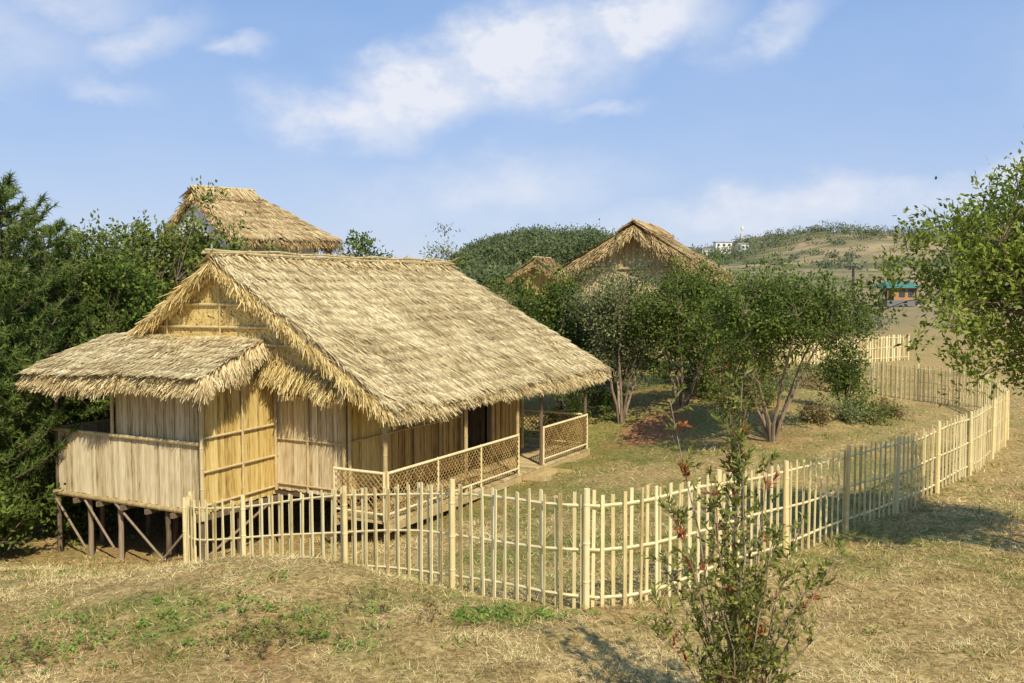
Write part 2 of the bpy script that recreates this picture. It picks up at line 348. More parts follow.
def slats(g,P0,P1,z0,z1,sw=.07,gap=.004,th=.012,r0=0.,r1=1.,jz=.0):
    P0=np.array(P0[:2],float);P1=np.array(P1[:2],float);L=np.linalg.norm(P1-P0);d=(P1-P0)/L
    nv=np.array([d[1],-d[0]]);x=0.
    f0=z0 if callable(z0) else (lambda q:z0);f1=z1 if callable(z1) else (lambda q:z1)
    while x<L-.005:
        w=min(sw*random.uniform(.75,1.3),L-x);c=P0+d*(x+w/2)
        a=f0(x+w/2)+random.uniform(-jz,jz);b=f1(x+w/2)
        if b-a>.02:
            o=random.uniform(-.008,.008)
            g.box((c[0]+nv[0]*o,c[1]+nv[1]*o,(a+b)/2),(d[0]*(w-gap)/2,d[1]*(w-gap)/2,0),(nv[0]*th/2,nv[1]*th/2,0),(0,0,(b-a)/2),random.uniform(r0,r1))
        x+=w
def lattice(g,P0,P1,z0,z1,sp=.16):
    P0=np.array(P0,float);P1=np.array(P1,float);W=np.linalg.norm(P1-P0);d=(P1-P0)/W;H=z1-z0;nv=np.array([d[1],-d[0]])
    for sg in(0,1):
        c=-H
        while c<W:
            x0=max(0,c);x1=min(W,c+H)
            if x1-x0>.03:
                y0=x0-c;y1=x1-c
                if sg: y0=H-y0;y1=H-y1
                a=P0+d*x0+nv*(.006 if sg else -.006);b=P0+d*x1+nv*(.006 if sg else -.006)
                g.beam((a[0],a[1],z0+y0),(b[0],b[1],z0+y1),.008,.014,random.uniform(.0,.8))
            c+=sp
# ------------------------------------------------------------------ main hut
U=nrm([.476,.88,0]);Vv=nrm([-.88,.476,0]);O=np.array([-2.94,17.5,0])
def W(u,v,z): return O+U*u+Vv*v+np.array([0,0,z])
def gz(u,v): p=W(u,v,0);return hz1(p[0],p[1])
FZ=-.8;DZ=-1.0;HWD=5.2;LEN=6.6;c0=2.45;EZ=.98;RZ=3.45;EV=-1.42
hut=thing('thatched_hut','bamboo hut on stilts with shaggy straw thatched roof and veranda','hut',(W(3,2.5,0)[0],W(3,2.5,0)[1],gz(3,2.5)))
R0=W(-.72,c0,RZ);R1=W(7.35,c0,RZ-.10)
E0=W(-.7,EV,EZ);E1=W(8.45,EV,EZ-.08);L0=W(-.7,6.3,EZ);L1=W(8.5,6.3,EZ)
gsl=(RZ-EZ)/(c0-EV)
g=Geo()
thatch(g,R0,R1,E1,E0,52000,1,courses=15)
thatch(g,R0,R1,L1,L0,6000,2)
thatch(g,R1,R1,L1,E1,4500,3)
sl=nrm(E0-R0);slL=nrm(L0-R0)
for zz in(0,-.05,-.09):
    dz=np.array([0,0,zz])
    fringe(g,E0+dz,E1+dz,sl*.8+np.array([0,0,-.7]),2100,(.08,.26),(0,0,-.06),.26)
fringe(g,E1,L1,U*.5+np.array([0,0,-.7]),1500,(.15,.35))
fringe(g,L0,L1,slL*.8+np.array([0,0,-.6]),1200,(.15,.35))
roof=g.obj('roof',m_thatch,hut)
g=Geo()
for a,b,s_ in((R0,E0,sl),(R0,L0,slL)):
    for k in range(3):
        o=U*(.06+.08*k)+np.array([0,0,-.03-.03*k])
        fringe(g,a+o-U*.1,b+o-U*.1,s_*.75-U*.25+np.array([0,0,-.45]),1400,(.12,.32),(0,0,-.12),.26)
for k in range(3):
    zz=1.80-.12*k;uo=-.42-.04*k
    fringe(g,W(uo,-.5,zz-.25),W(uo,2.1,zz+.02),-U*.25+np.array([0,0,-1]),1000,(.16,.40),(0,0,-.08),.26)
tag(g.obj('thatch_fringe',m_thatch_gold,hut),'golden hanging straw along the gable edge')
g=Geo()
n=2600;s=rng.random(n)
for sv in(sl,slL):
    P=R0+(R1-R0)*s[:,None]+np.array([0,0,.06])+rng.normal(0,.03,(n,3))
    D=sv[None,:]+U*rng.normal(0,.3,n)[:,None]
    g.blades(P,D,np.array([[0,0,1.]])+rng.normal(0,.2,(n,3)),.15+.22*rng.random(n),.02+.02*rng.random(n),.4,rng.random(n)*.8+.2)
g.obj('ridge_cap',m_thatch,hut)
g=Geo()
for dv,dz in((-.12,.10),(.12,.10),(0,.17)):
    p=[W(u,c0+dv+random.gauss(0,.02),RZ-.10*(u+.7)/8.1+dz+random.gauss(0,.015)) for u in np.linspace(-.8,7.4,14)]
    g.tube(p,.022,6,.6)
for i in range(25):
    u=-.7+i*.33+random.uniform(-.1,.1);a=W(u,c0-.33,RZ-.12);b=W(u+random.uniform(-.25,.25),c0+.3,RZ+.15)
    g.bamboo(a,b,.013,.5,5)
    if i%2==0: g.bamboo(W(u,c0+.33,RZ-.12),W(u+random.uniform(-.2,.2),c0-.22,RZ+.17),.012,.3,5)
g.obj('ridge_pole',m_pole,hut)
g=Geo();GU=-.44
slats(g,W(GU,-.6,0),W(GU,HWD+.4,0),1.35,lambda q:RZ-.12-abs(q-.6-c0)*gsl,sw=.05,r0=.35,r1=1)
n=5200;vv=rng.random(n)*(HWD+1)-.5;zz=1.35+rng.random(n)*2
k=zz<RZ-.22-np.abs(vv-c0)*gsl;vv=vv[k];zz=zz[k];n=len(vv)
P=O+Vv*vv[:,None]+U*(GU-.025)+np.array([0,0,1.])*zz[:,None]
sgn=np.where((np.floor(zz*5)%2)>0,1,-1)
D=Vv*(sgn*.7)[:,None]+Vv*rng.normal(0,.25,n)[:,None]+np.array([0,0,1.])*rng.normal(-.6,.25,n)[:,None]
g.blades(P,D,-U[None,:]+rng.normal(0,.12,(n,3)),.14+.16*rng.random(n),.018+.018*rng.random(n),.5,rng.random(n)*.75+.25)
g.obj('gable_wall',m_gold,hut)
g=Geo()
for z_,hw in((2.62,1.05),(2.22,1.75),(1.90,2.2)):
    g.bamboo(W(GU-.06,c0-hw,z_),W(GU-.06,c0+hw,z_+random.gauss(0,.02)),.024,.7)
for v in(1.1,2.45,3.8): g.bamboo(W(GU-.09,v,1.6),W(GU-.09,v,RZ-.15-abs(v-c0)*gsl),.018,.4)
for s_ in(-1,1): g.bamboo(W(-.60,c0,RZ-.24),W(-.60,c0+s_*3.6,RZ-.24-3.6*gsl),.03,.6)
g.obj('gable_pole',m_pole,hut)
g=Geo();slats(g,W(0,0,0),W(0,HWD,0),FZ,1.6,sw=.06,r0=.05,r1=1,jz=.015)
g.obj('front_wall',m_pale,hut)
g=Geo()
for z_ in(FZ+.12,FZ+.95,FZ+1.75): g.bamboo(W(-.035,0,z_),W(-.035,1.62,z_),.018,.5)
g.bamboo(W(-.02,.03,FZ-.1),W(-.02,.03,1.5),.04,.4);g.bamboo(W(-.03,.85,FZ),W(-.03,.85,1.5),.024,.6)
g.obj('wall_rail',m_pole,hut)
g=Geo();wt=1.7
slats(g,W(0,0,0),W(3.9,0,0),FZ-.1,wt,sw=.09,r0=.1,r1=1,jz=.02,gap=.008)
slats(g,W(5.1,0,0),W(LEN,0,0),FZ-.1,wt,sw=.09,r0=0,r1=1,jz=.02,gap=.008)
slats(g,W(3.9,0,0),W(5.1,0,0),FZ+1.85,wt,sw=.10,r0=0,r1=1)
slats(g,W(LEN,0,0),W(LEN,HWD,0),FZ-.1,wt,sw=.12,r0=0,r1=1)
slats(g,W(0,HWD,0),W(LEN,HWD,0),FZ-.1,wt,sw=.12,r0=0,r1=1)
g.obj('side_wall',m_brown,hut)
g=Geo();slats(g,W(.02,-.03,0),W(1.0,-.03,0),FZ,1.6,sw=.07,r0=.2,r1=.9)
g.obj('corner_panel',m_gold,hut)
g=Geo()
for u in(0.03,1.0,2.1,3.0,3.85): g.bamboo(W(u,-.05,FZ-.1),W(u,-.05,1.7),.032,.6 if u<2 else .3)
for z_ in(FZ+.1,FZ+1.0): g.bamboo(W(0,-.07,z_),W(3.85,-.07,z_),.02,.4)
g.obj('wall_post',m_pole,hut)
for u in(5.15,6.6):
    g=Geo();g.bamboo(W(u,-.05,FZ-.1),W(u,-.05,1.7),.035,.3);g.obj('wall_post',m_pole,hut)
door=Geo();slats(door,W(5.02,.06,0),W(4.98,1.0,0),FZ,FZ+1.75,sw=.09,r0=0,r1=.4);door.obj('door',m_post,hut)
g=Geo()
g.beam(W(3.93,-.02,FZ),W(3.93,-.02,FZ+1.85),.09,.09,.3);g.beam(W(5.07,-.02,FZ),W(5.07,-.02,FZ+1.85),.09,.09,.3);g.beam(W(3.93,-.02,FZ+1.88),W(5.07,-.02,FZ+1.88),.09,.08,.3)
g.obj('door_frame',m_post,hut)
g=Geo();g.box(W(LEN/2,HWD/2,FZ-.06),U*(LEN/2-.02),Vv*(HWD/2-.02),(0,0,.05),.4);g.obj('floor',m_dark,hut)
DE=7.85
g=Geo();x=-.45
while x<DE:
    w=.13*random.uniform(.8,1.2);g.box(W(x+w/2,-.62,DZ-.03+random.uniform(-.004,.004)),U*(w/2-.004),Vv*.60,(0,0,.02),random.random());x+=w
for u in np.arange(6.75,DE,.14): g.box(W(u,2.5,DZ-.03+random.uniform(-.004,.004)),U*.066,Vv*2.5,(0,0,.02),random.random())
g.beam(W(-.45,-1.2,DZ-.12),W(DE,-1.2,DZ-.12),.08,.12,.4);g.beam(W(-.45,-.1,DZ-.12),W(DE,-.1,DZ-.12),.08,.12,.3)
g.obj('veranda_deck',m_pole,hut)
for u,v in[(-.42,-1.15),(2.2,-1.15),(4.3,-1.15),(5.4,-1.15),(7.75,-1.15),(7.75,1.5),(7.75,4.5)]:
    g=Geo();g.bamboo(W(u,v,gz(u,v)-.1),W(u,v,1.05 if v<0 else 2.1),.038,.3);g.obj('veranda_post',m_pole if u<5 else m_post,hut)
def rail(a,b,name='railing'):
    g=Geo();A_=W(*a,0);B_=W(*b,0);zt=DZ+.82
    g.bamboo((A_[0],A_[1],zt),(B_[0],B_[1],zt),.026,.8);g.bamboo((A_[0],A_[1],DZ+.12),(B_[0],B_[1],DZ+.12),.02,.7)
    for t in np.linspace(0,1,max(2,int(np.linalg.norm(B_-A_)/1.3)+1)):
        p=A_*(1-t)+B_*t;g.bamboo((p[0],p[1],DZ),(p[0],p[1],zt+.03),.022,.6)
    ro=g.obj(name,m_fence,hut)
    g=Geo();lattice(g,A_[:2],B_[:2],DZ+.14,zt-.03,.105);g.obj('railing_lattice',m_brown,ro)
rail((-.42,-1.2),(4.25,-1.2));rail((-.47,-.1),(-.47,-1.15));rail((5.42,-1.2),(7.75,-1.2));rail((7.8,-1.15),(7.8,1.4))
g=Geo()
for i in range(2): g.box(W(4.85,-1.45-.28*i,DZ-.13-.13*i),U*.5,Vv*.14,(0,0,.025),.5)
g.beam(W(4.35,-1.25,DZ-.1),W(4.35,-1.9,gz(4.35,-2)),.05,.1);g.beam(W(5.35,-1.25,DZ-.1),W(5.35,-1.9,gz(5.35,-2)),.05,.1)
g.obj('steps',m_pole,hut)
PU=-1.85;V0=1.61;V1=5.3
g=Geo();slats(g,W(PU,V0,0),W(PU,V1,0),FZ-.05,FZ+1.08,sw=.065,r0=.1,r1=1,jz=.02);slats(g,W(PU+.05,V0,0),W(PU+.05,3.75,0),FZ+1.08,1.5,sw=.06,r0=.05,r1=.85)
slats(g,W(PU,V1,0),W(0,V1,0),FZ-.05,FZ+1.08,sw=.075,r0=.25,r1=1)
tag(g.obj('porch_wall',m_pale,hut),'weathered pale bamboo board parapet')
g=Geo();slats(g,W(PU,V0,0),W(0,V0,0),FZ-.1,1.55,sw=.07,r0=.1,r1=1,jz=.02);g.obj('porch_side_wall',m_gold,hut)
g=Geo()
for z_ in(FZ+.05,FZ+.62,FZ+1.2): g.bamboo(W(PU,V0-.04,z_),W(-.02,V0-.04,z_+.02),.022,.7)
g.bamboo(W(PU-.03,V0-.03,FZ-.2),W(PU-.03,V0-.03,1.45),.036,.7);g.bamboo(W(-.08,V0-.05,FZ),W(-.08,V0-.05,1.4),.03,.5);g.bamboo(W(PU/2,V0-.05,FZ),W(PU/2,V0-.05,1.4),.024,.6)
g.bamboo(W(PU-.04,V0,FZ+1.1),W(PU-.04,V1+.05,FZ+1.1),.035,.6);g.bamboo(W(PU-.04,V0,FZ-.08),W(PU-.04,V1+.05,FZ-.08),.045,.2)
g.bamboo(W(PU,V1+.04,FZ+1.1),W(0,V1+.04,FZ+1.1),.035,.6);g.bamboo(W(PU-.03,3.75,FZ+1.1),W(PU-.03,3.75,1.45),.03,.6)
g.obj('porch_rail',m_pole,hut)
g=Geo();g.box(W(PU/2,(V0+V1)/2,FZ-.07),U*(-PU/2-.03),Vv*((V1-V0)/2-.03),(0,0,.04),.4)
for v in np.arange(V0,V1+.1,.62): g.beam(W(PU-.12,v,FZ-.17),W(0,v,FZ-.17),.06,.09,.4)
g.obj('porch_floor',m_post,hut)
for v in(V0+.03,V1):
    g=Geo();g.bamboo(W(PU+.01,v,gz(PU,v)-.2),W(PU+.01,v,1.5),.042,.3);g.obj('porch_post',m_post,hut)
st=[(PU+.05,2.5),(PU+.05,3.7),(PU+.05,4.5),(-.9,V0+.1),(-.9,3.3),(-.9,V1),(.05,.1),(.05,1.6),(.05,3.4),(.05,5.1),(2.2,.1),(4.4,.1),(6.5,.1),(2.2,5.1),(4.4,5.1),(6.5,5.1),(3.3,2.8),(.9,2.8)]
for u,v in st:
    g=Geo();g.tube([W(u,v,gz(u,v)-.2),W(u+.02,v,(gz(u,v)+FZ)/2),W(u,v,FZ-.1)],[.052,.046,.044],8,random.random());g.obj('stilt',m_post,hut)
g=Geo()
for(a,za,b,zb) in((V0+.05,-.12,2.5,-.95),(3.7,-.12,2.5,-1.0),(3.75,-.95,4.5,-.15),(5.3,-.2,4.5,-1.05)):
    g.bamboo(W(PU-.05,a,FZ+za),W(PU-.05,b,FZ+zb),.022,.9)
g.bamboo(W(PU,V0+.02,FZ-.9),W(-.1,V0+.02,FZ-.2),.024,.8)
g.obj('brace',m_post,hut)
g=Geo()
A_=W(-.40,5.4,2.02);B_=W(-.40,1.45,2.02);C_=W(-2.4,1.0,1.50);D_=W(-2.45,5.28,1.40)
thatch(g,A_,B_,C_,D_,15000,7,courses=8,th=.09)
for zz in(0,-.05,-.09):
    dz=np.array([0,0,zz]);fringe(g,D_+dz,C_+dz,nrm(D_-A_)*.7+np.array([0,0,-.8]),1500,(.11,.31),(0,0,-.06),.26)
    fringe(g,B_+dz,C_+dz,nrm(C_-B_)*.5-Vv*.25+np.array([0,0,-.9]),900,(.18,.38),(0,0,-.1),.2)
    fringe(g,A_+dz,D_+dz,nrm(D_-A_)*.6+Vv*.35+np.array([0,0,-.6]),500,(.15,.35),(0,0,-.1),.2)
g.obj('porch_roof',m_thatch,hut)
# ------------------------------------------------------------------ other thatched houses
def house(name,label,pk,ud,ln,hw,zr,ze,fl,mt,mw,oh=.7,rin=1.,nb=5000,verge=.2,sd=3,oe=.7,mf=None):
    ud=nrm([*ud,0]);vd=np.array([-ud[1],ud[0],0]);o=np.array([pk[0],pk[1],0])
    Wl=lambda u,v,z:o+ud*u+vd*v+np.array([0,0,z])
    bz=hz1(*Wl(ln/2,0,0)[:2])
    h=thing(name,label,'house',(*Wl(ln/2,0,0)[:2],bz))
    a=Wl(0,0,zr);b=Wl(ln-rin,0,zr);e0=Wl(0,-hw,ze);e1=Wl(ln,-hw,ze);l0=Wl(0,hw,ze);l1=Wl(ln,hw,ze)
    g=Geo();k=dict(th=verge,bl=(.25,.5),bw=(.025,.05),gs=16,courses=8)
    thatch(g,a,b,e1,e0,nb,sd,**k);thatch(g,a,b,l1,l0,nb,sd+1,**k);thatch(g,b,b,l1,e1,nb//3,sd+2,**k)
    for p,q in((e0,e1),(l0,l1)):
        s_=nrm(p-a);fringe(g,p,q,s_*.7+np.array([0,0,-.7]),nb//4,(.2,.35),(0,0,-verge),w=(.025,.045))
    for p in(e0,l0):
        s_=nrm(p-a);fringe(g,a,p,s_*.6-ud*.3+np.array([0,0,-.6]),nb//4,(.2,.35),(0,0,-verge*1.1),w=(.025,.045))
    fringe(g,e1,l1,ud*.4+np.array([0,0,-.8]),nb//6,(.25,.5),w=(.03,.05))
    n=nb//4;s=rng.random(n)
    for sv in(nrm(e0-a),nrm(l0-a)):
        g.blades(a+(b-a)*s[:,None]+np.array([0,0,.12])+rng.normal(0,.04,(n,3)),sv[None,:]+ud*rng.normal(0,.2,n)[:,None],np.array([[0,0,1.]])+rng.normal(0,.2,(n,3)),.5+.3*rng.random(n),.05,.4,rng.random(n)*.6+.4)
    g.obj('roof',mt,h)
    iw=hw-oe;sl_=(zr-ze)/hw;sh=ze+sl_*oe-verge*1.1-.05;we=ln-max(.6,rin*.45)
    g=Geo()
    slats(g,Wl(oh,-iw,0),Wl(oh,iw,0),fl,lambda q:zr-.15-abs(q-iw)*sl_-.1,sw=.12,r0=.3,r1=1);g.obj('gable_wall',mf or mw,h)
    g=Geo()
    slats(g,Wl(oh,-iw,0),Wl(we,-iw,0),fl,sh,sw=.15);slats(g,Wl(oh,iw,0),Wl(we,iw,0),fl,sh,sw=.15);slats(g,Wl(we,-iw,0),Wl(we,iw,0),fl,sh-.1,sw=.15)
    g.box(Wl((oh+we)/2,0,fl),ud*((we-oh)/2-.03),vd*(iw-.03),(0,0,.06),.3)
    g.obj('side_wall',mw,h)
    for u in(oh,ln/2,we):
        for v in(-iw,iw):
            g=Geo();p=Wl(u,v,0);g.tube([(p[0],p[1],hz1(p[0],p[1])-.2),(p[0],p[1],fl+.1)],.09,7,.5);g.obj('stilt',m_post,h)
    g=Geo();g.bamboo(Wl(-.1,0,zr+.2),Wl(ln-rin+.1,0,zr+.2),.04,.6);g.obj('ridge_pole',m_pole,h)
    g=Geo();g.bamboo(Wl(oh-.06,-iw,ze+.1),Wl(oh-.06,iw,ze+.1),.04,.5);g.obj('tie_beam',m_pole,h)
m_white=mat('cream_plaster',[(0,(.60,.57,.49)),(1,(.82,.79,.71))],ns=2,na=.3)
m_tan=mat('tan_bamboo_board',[(0,(.28,.19,.09)),(.4,(.52,.39,.20)),(1,(.68,.54,.32))],ns=5,na=.5,stretch=(6,6,.7))
house('thatched_house','tall thatched house with cream gable wall behind trees',(-11.45,36),(.70,.71),4.4,2.7,6.2,4.5,1.0,m_thatch_old,m_white,oh=.08,rin=2.0,nb=7000,sd=31,mf=m_white,verge=.10,oe=.3)
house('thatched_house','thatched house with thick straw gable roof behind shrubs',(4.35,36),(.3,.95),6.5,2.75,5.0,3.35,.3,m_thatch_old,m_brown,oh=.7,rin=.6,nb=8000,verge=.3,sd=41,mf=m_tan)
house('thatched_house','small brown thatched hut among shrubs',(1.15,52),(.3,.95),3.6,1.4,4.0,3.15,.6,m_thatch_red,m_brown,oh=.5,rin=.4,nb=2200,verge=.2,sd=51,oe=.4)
# ------------------------------------------------------------------ fences
def catmull(pts,n=24):
    P=np.array(pts,float);P=np.vstack([2*P[0]-P[1],P,2*P[-1]-P[-2]]);out=[]
    for i in range(1,len(P)-2):
        for t in np.linspace(0,1,n,endpoint=False):
            out.append(.5*((2*P[i])+(-P[i-1]+P[i+1])*t+(2*P[i-1]-5*P[i]+4*P[i+1]-P[i+2])*t*t+(-P[i-1]+3*P[i]-3*P[i+1]+P[i+2])*t**3))
    out.append(P[-2]);return np.array(out)
def fence(label,pts,h=1.2,sp=.096,bay=1.95,rails=(.16,.60,1.04),pw=.030,grp=None):
    C=catmull(pts)
    for _ in range(60): C[1:-1]=(C[:-2]+2*C[1:-1]+C[2:])/4
    d=np.concatenate([[0],np.cumsum(np.linalg.norm(np.diff(C,axis=0),axis=1))]);L=d[-1]
    at=lambda s:np.array([np.interp(s,d,C[:,0]),np.interp(s,d,C[:,1])])
    ss=np.arange(0,L+.6,.6);zz=np.array([hz1(*at(s)) for s in ss])
    for _ in range(4): zz=np.convolve(np.pad(zz,1,'edge'),[.25,.5,.25],'valid')
    zf=lambda s:float(np.interp(s,ss,zz))
    p0=at(0);f=thing('bamboo_fence',label,'fence',(p0[0],p0[1],zf(0)),grp)
    nb=max(1,round(L/bay));bs=np.linspace(0,L,nb+1)
    def fr(s):
        p=at(s);t=(at(min(L,s+.05))-at(max(0,s-.05)));t/=np.linalg.norm(t);return p,t,np.array([t[1],-t[0]])
    for r_ in rails:
        g=Geo();q=np.arange(0,L+.01,.3);P=[(*at(s),zf(s)+r_+.012*math.sin(s*2.1+r_*9)) for s in q]
        g.tube(P,.016,6,.7);g.obj('rail',m_fence,f)
    for i,s in enumerate(bs):
        p,t,nv=fr(s)
        p=p+nv*.045;g=Geo();z=zf(s);g.bamboo((p[0],p[1],z-.25),(p[0]+random.gauss(0,.012),p[1]+random.gauss(0,.012),z+h*random.uniform(.96,1.02)),.031,random.uniform(.35,.85),9,.30)
        g.obj('post',m_fence,f)
    for i in range(nb):
        g=Geo();nn=round((bs[i+1]-bs[i])/sp)
        for j in range(nn):
            s=bs[i]+(j+.5+random.uniform(-.14,.14))*(bs[i+1]-bs[i])/nn
            p,t,nv=fr(s);nv=nv*(.022 if (j%2==1) else -.022)
            z=zf(s);hh=h*random.uniform(.97,1.01);w=pw*random.uniform(.75,1.25);tl=np.append(t,0)*random.gauss(0,.012)+np.append(nv,0)*random.gauss(0,.2)
            a=np.array([p[0]+nv[0],p[1]+nv[1],z-.05+random.uniform(-.02,.02)]);b=a+tl+np.array([0,0,hh])
            g.box((a+b)/2,np.append(t,0)*w/2,np.append(nrm([*nv,0])[:2],0)*.006,(b-a)/2,random.uniform(0,1))
        g.obj('picket_panel',m_fence,f)
    return f
fence('long curving pale bamboo picket fence around the hut lawn',[(-5.35,16.5),(-5.05,15.3),(-4.55,14.0),(-3.75,13.3),(-2.5,12.4),(-1.1,11.2),(-.25,10.15),(.45,9.3),(1.2,9.25),(2.1,10.3),(3.34,12.0),(4.9,13.9),(6.6,15.9),(8.5,18.2),(10.3,20.8),(11.8,23.6),(13.0,26.5),(13.7,29),(13.5,31.5),(12.3,34)],grp='bamboo picket fences')
fence('distant bamboo picket fence beside the brown field',[(17.6,44),(14.8,43.0),(11.8,43.0),(9,44)],bay=2.2,sp=.15,pw=.06,grp='bamboo picket fences')
# ------------------------------------------------------------------ trees
def crown_pts(c,r,n,shell=.55):
    out=[]
    while len(out)<n:
        p=rng.normal(0,1,3);p/=np.linalg.norm(p);q=p*(shell+(1-shell)*random.random())*random.uniform(.66,1.2)
        if q[2]<-.9: continue
        out.append(np.array(c)+q*np.array(r))
    return np.array(out)
def tree(label,x,y,stems,cc,cr,ncl,lpc,clr,ll,lw,ml,mb=m_bark,tr=.06,name='broadleaf_tree',cat='tree',shell=.4,zlow=-.1,extra=None,droop=0,grp=None,up=.3,tw=2):
    z=hz1(x,y);base=np.array([x,y,z]);t=thing(name,label,cat,base,grp)
    cc=base+np.array(cc,float)
    g=Geo();nodes=[]
    for k in range(stems):
        a=2*math.pi*(k+random.random()*.6)/stems;rr=(.6 if stems>1 else .12)
        end=cc+np.array([math.cos(a)*cr[0]*rr,math.sin(a)*cr[1]*rr,random.uniform(.0,.5)*cr[2]])
        st=base+np.array([math.cos(a)*tr*1.2*(stems>1),math.sin(a)*tr*1.2*(stems>1),zlow])
        ts=np.linspace(0,1,9);P=st+(end-st)*ts[:,None];P[:,2]=st[2]+(end[2]-st[2])*ts**.85
        lat=np.cumsum(rng.normal(0,.05,(9,2)),axis=0)*np.linalg.norm(end-st)*.16;lat[0]=0;P[:,:2]+=lat
        rad=tr*(1-.85*ts)+.005
        g.tube(P,rad,7,random.random());
        for i in range(3,9): nodes.append((P[i],rad[i]))
    NP=np.array([n[0] for n in nodes])
    C=crown_pts(cc,cr,ncl,shell)
    lo=Geo()
    for c in C:
        d=np.linalg.norm(NP-c,axis=1)+np.where(NP[:,2]>c[2]+.1,1.2*cr[2],0);i=int(np.argmin(d));s0,r0=nodes[i]
        ts=np.linspace(0,1,5);P=s0+(c-s0)*ts[:,None];P+=np.array([0,0,1])*(np.sin(ts*np.pi)*np.linalg.norm(c-s0)*.12)[:,None];P[1:]+=rng.normal(0,.03,(4,3))
        g.tube(P,np.maximum(r0*.5*(1-ts*.85),.004),4,random.random(),cap=False)
        n=int(lpc*random.uniform(.4,1.6));nt=6
        dirs=rng.normal(0,1,(nt,3))+np.array([0,0,up]);dirs/=np.linalg.norm(dirs,axis=1)[:,None]
        k=rng.integers(0,nt,n);tt=rng.random(n)**.7
        Pl=c+dirs[k]*(tt*clr*1.6)[:,None]+rng.normal(0,clr*.26,(n,3))
        Dl=dirs[k]*.7+rng.normal(0,.6,(n,3))+np.array([0,0,-droop])
        Nl=rng.normal(0,.7,(n,3))+np.array([0,-.3,1.])
        tone=random.uniform(-.25,.25)
        lo.leaves(Pl,Dl,Nl,ll*(.6+.7*rng.random(n)),lw*(.7+.6*rng.random(n)),np.clip(rng.random(n)*.8+.1+tone,0,1))
        for q in range(tw): g.tube([c,c+dirs[q]*clr*1.4],[.005,.0025],3,.5,cap=False)
    g.obj('trunk',mb,t);lo.obj('crown',ml,t)
    if extra:
        e=Geo();n=extra[0];i=rng.integers(0,len(C),n)
        e.leaves(C[i]+rng.normal(0,clr*.8,(n,3)),rng.normal(0,1,(n,3)),rng.normal(0,1,(n,3)),ll,lw,rng.random(n));o=tag(e.obj('red_foliage',extra[1],t),'reddish young leaves');o['kind']='stuff'
    return t
def pine(label,x,y,h,R):
    z=hz1(x,y);t=thing('pine_tree',label,'tree',(x,y,z),'green pine trees')
    g=Geo();lo=Geo();ts=np.linspace(0,1,10);P=np.array([x,y,z-.1])+np.array([0,0,h])*ts[:,None];P[:,:2]+=np.cumsum(rng.normal(0,.03,(10,2)),axis=0)
    g.tube(P,.13*(1-ts*.9)*h/6,7,.3)
    zz=.06*h
    while zz<h*.99:
        f=zz/h;Rl=R*(1-f)**.6*(.75+.25*min(1,f*6))
        for k in range(random.randint(4,6)):
            a=random.random()*6.283;L=Rl*random.uniform(.45,1.25)+.15
            ux=np.array([math.cos(a),math.sin(a),0]);s0=np.array([np.interp(f,ts,P[:,0]),np.interp(f,ts,P[:,1]),z+zz])
            q=np.linspace(0,1,6);B=s0+ux*L*q[:,None]+np.array([0,0,1])*(L*(.15*q+.5*q**2.2))[:,None]
            g.tube(B,.022*(1-q*.8)+.004,4,.4,cap=False)
            side=np.cross(ux,[0,0,1.])
            for j in range(int(6+8*L)):
                tq=random.uniform(.2,1.03);c=np.array([np.interp(min(tq,1),q,B[:,i]) for i in range(3)])+side*random.gauss(0,.22*L*(1.15-tq))
                sd_=ux*.5+side*random.gauss(0,.5)+np.array([0,0,random.uniform(.3,1.1)]);sd_/=np.linalg.norm(sd_);sl_=random.uniform(.12,.26);n=24
                tt=rng.random(n)
                Pn=c+sd_*(tt*sl_)[:,None];Dn=sd_*.7+rng.normal(0,.6,(n,3))
                tone=random.uniform(-.15,.2)
                lo.tris(Pn,Dn,rng.normal(0,1,(n,3)),.10+.08*rng.random(n),.024,np.clip(rng.random(n)*.7+.15+tone,0,1))
        zz+=random.uniform(.18,.30)*max(.7,h/7)
    g.obj('trunk',m_bark,t);lo.obj('crown',m_pine,t)
for a in[(-10.2,19.6,7.1,2.1),(-12.2,22.5,7.2,2.2),(-9.6,17.9,4.0,1.4),(-12.6,19.0,5.4,2.2),(-10.0,21.6,6.2,1.7)]:
    pine('green young pine tree beside the hut',*a)
tree('dense green broadleaf tree behind the hut',-7.7,25.3,3,(.0,0,3.7),(2.1,1.7,2.6),220,150,.36,.14,.072,m_leafB,tr=.13)
tree('dense olive green broadleaf tree behind the hut',-10.0,28,3,(0,0,4.0),(2.5,1.8,2.3),180,120,.38,.15,.078,m_leafB,tr=.13)
tree('dense green broadleaf tree beside pines',-10.2,24.3,3,(.0,0,3.8),(1.7,1.3,2.4),150,140,.36,.13,.068,m_leafB,tr=.1)
tree('dense green broadleaf tree beside pines',-8.7,22.6,3,(.2,0,3.1),(1.8,1.4,2.3),160,150,.34,.12,.062,m_leafA,tr=.1)
tree('dense green broadleaf tree beside pines',-7.3,23.2,3,(.0,0,2.5),(1.4,1.2,2.0),100,140,.34,.12,.062,m_leafA,tr=.1)
tree('small green tree rising behind thatched roof',-5.2,32,2,(.2,0,4.4),(.9,.8,1.1),40,90,.28,.14,.065,m_leafA,tr=.08)
tree('sparse thin tree rising behind thatched roof',-2.2,34,2,(0,0,4.3),(1.0,.8,1.1),26,46,.26,.13,.05,m_leafB,mb=m_bark2,tr=.05)
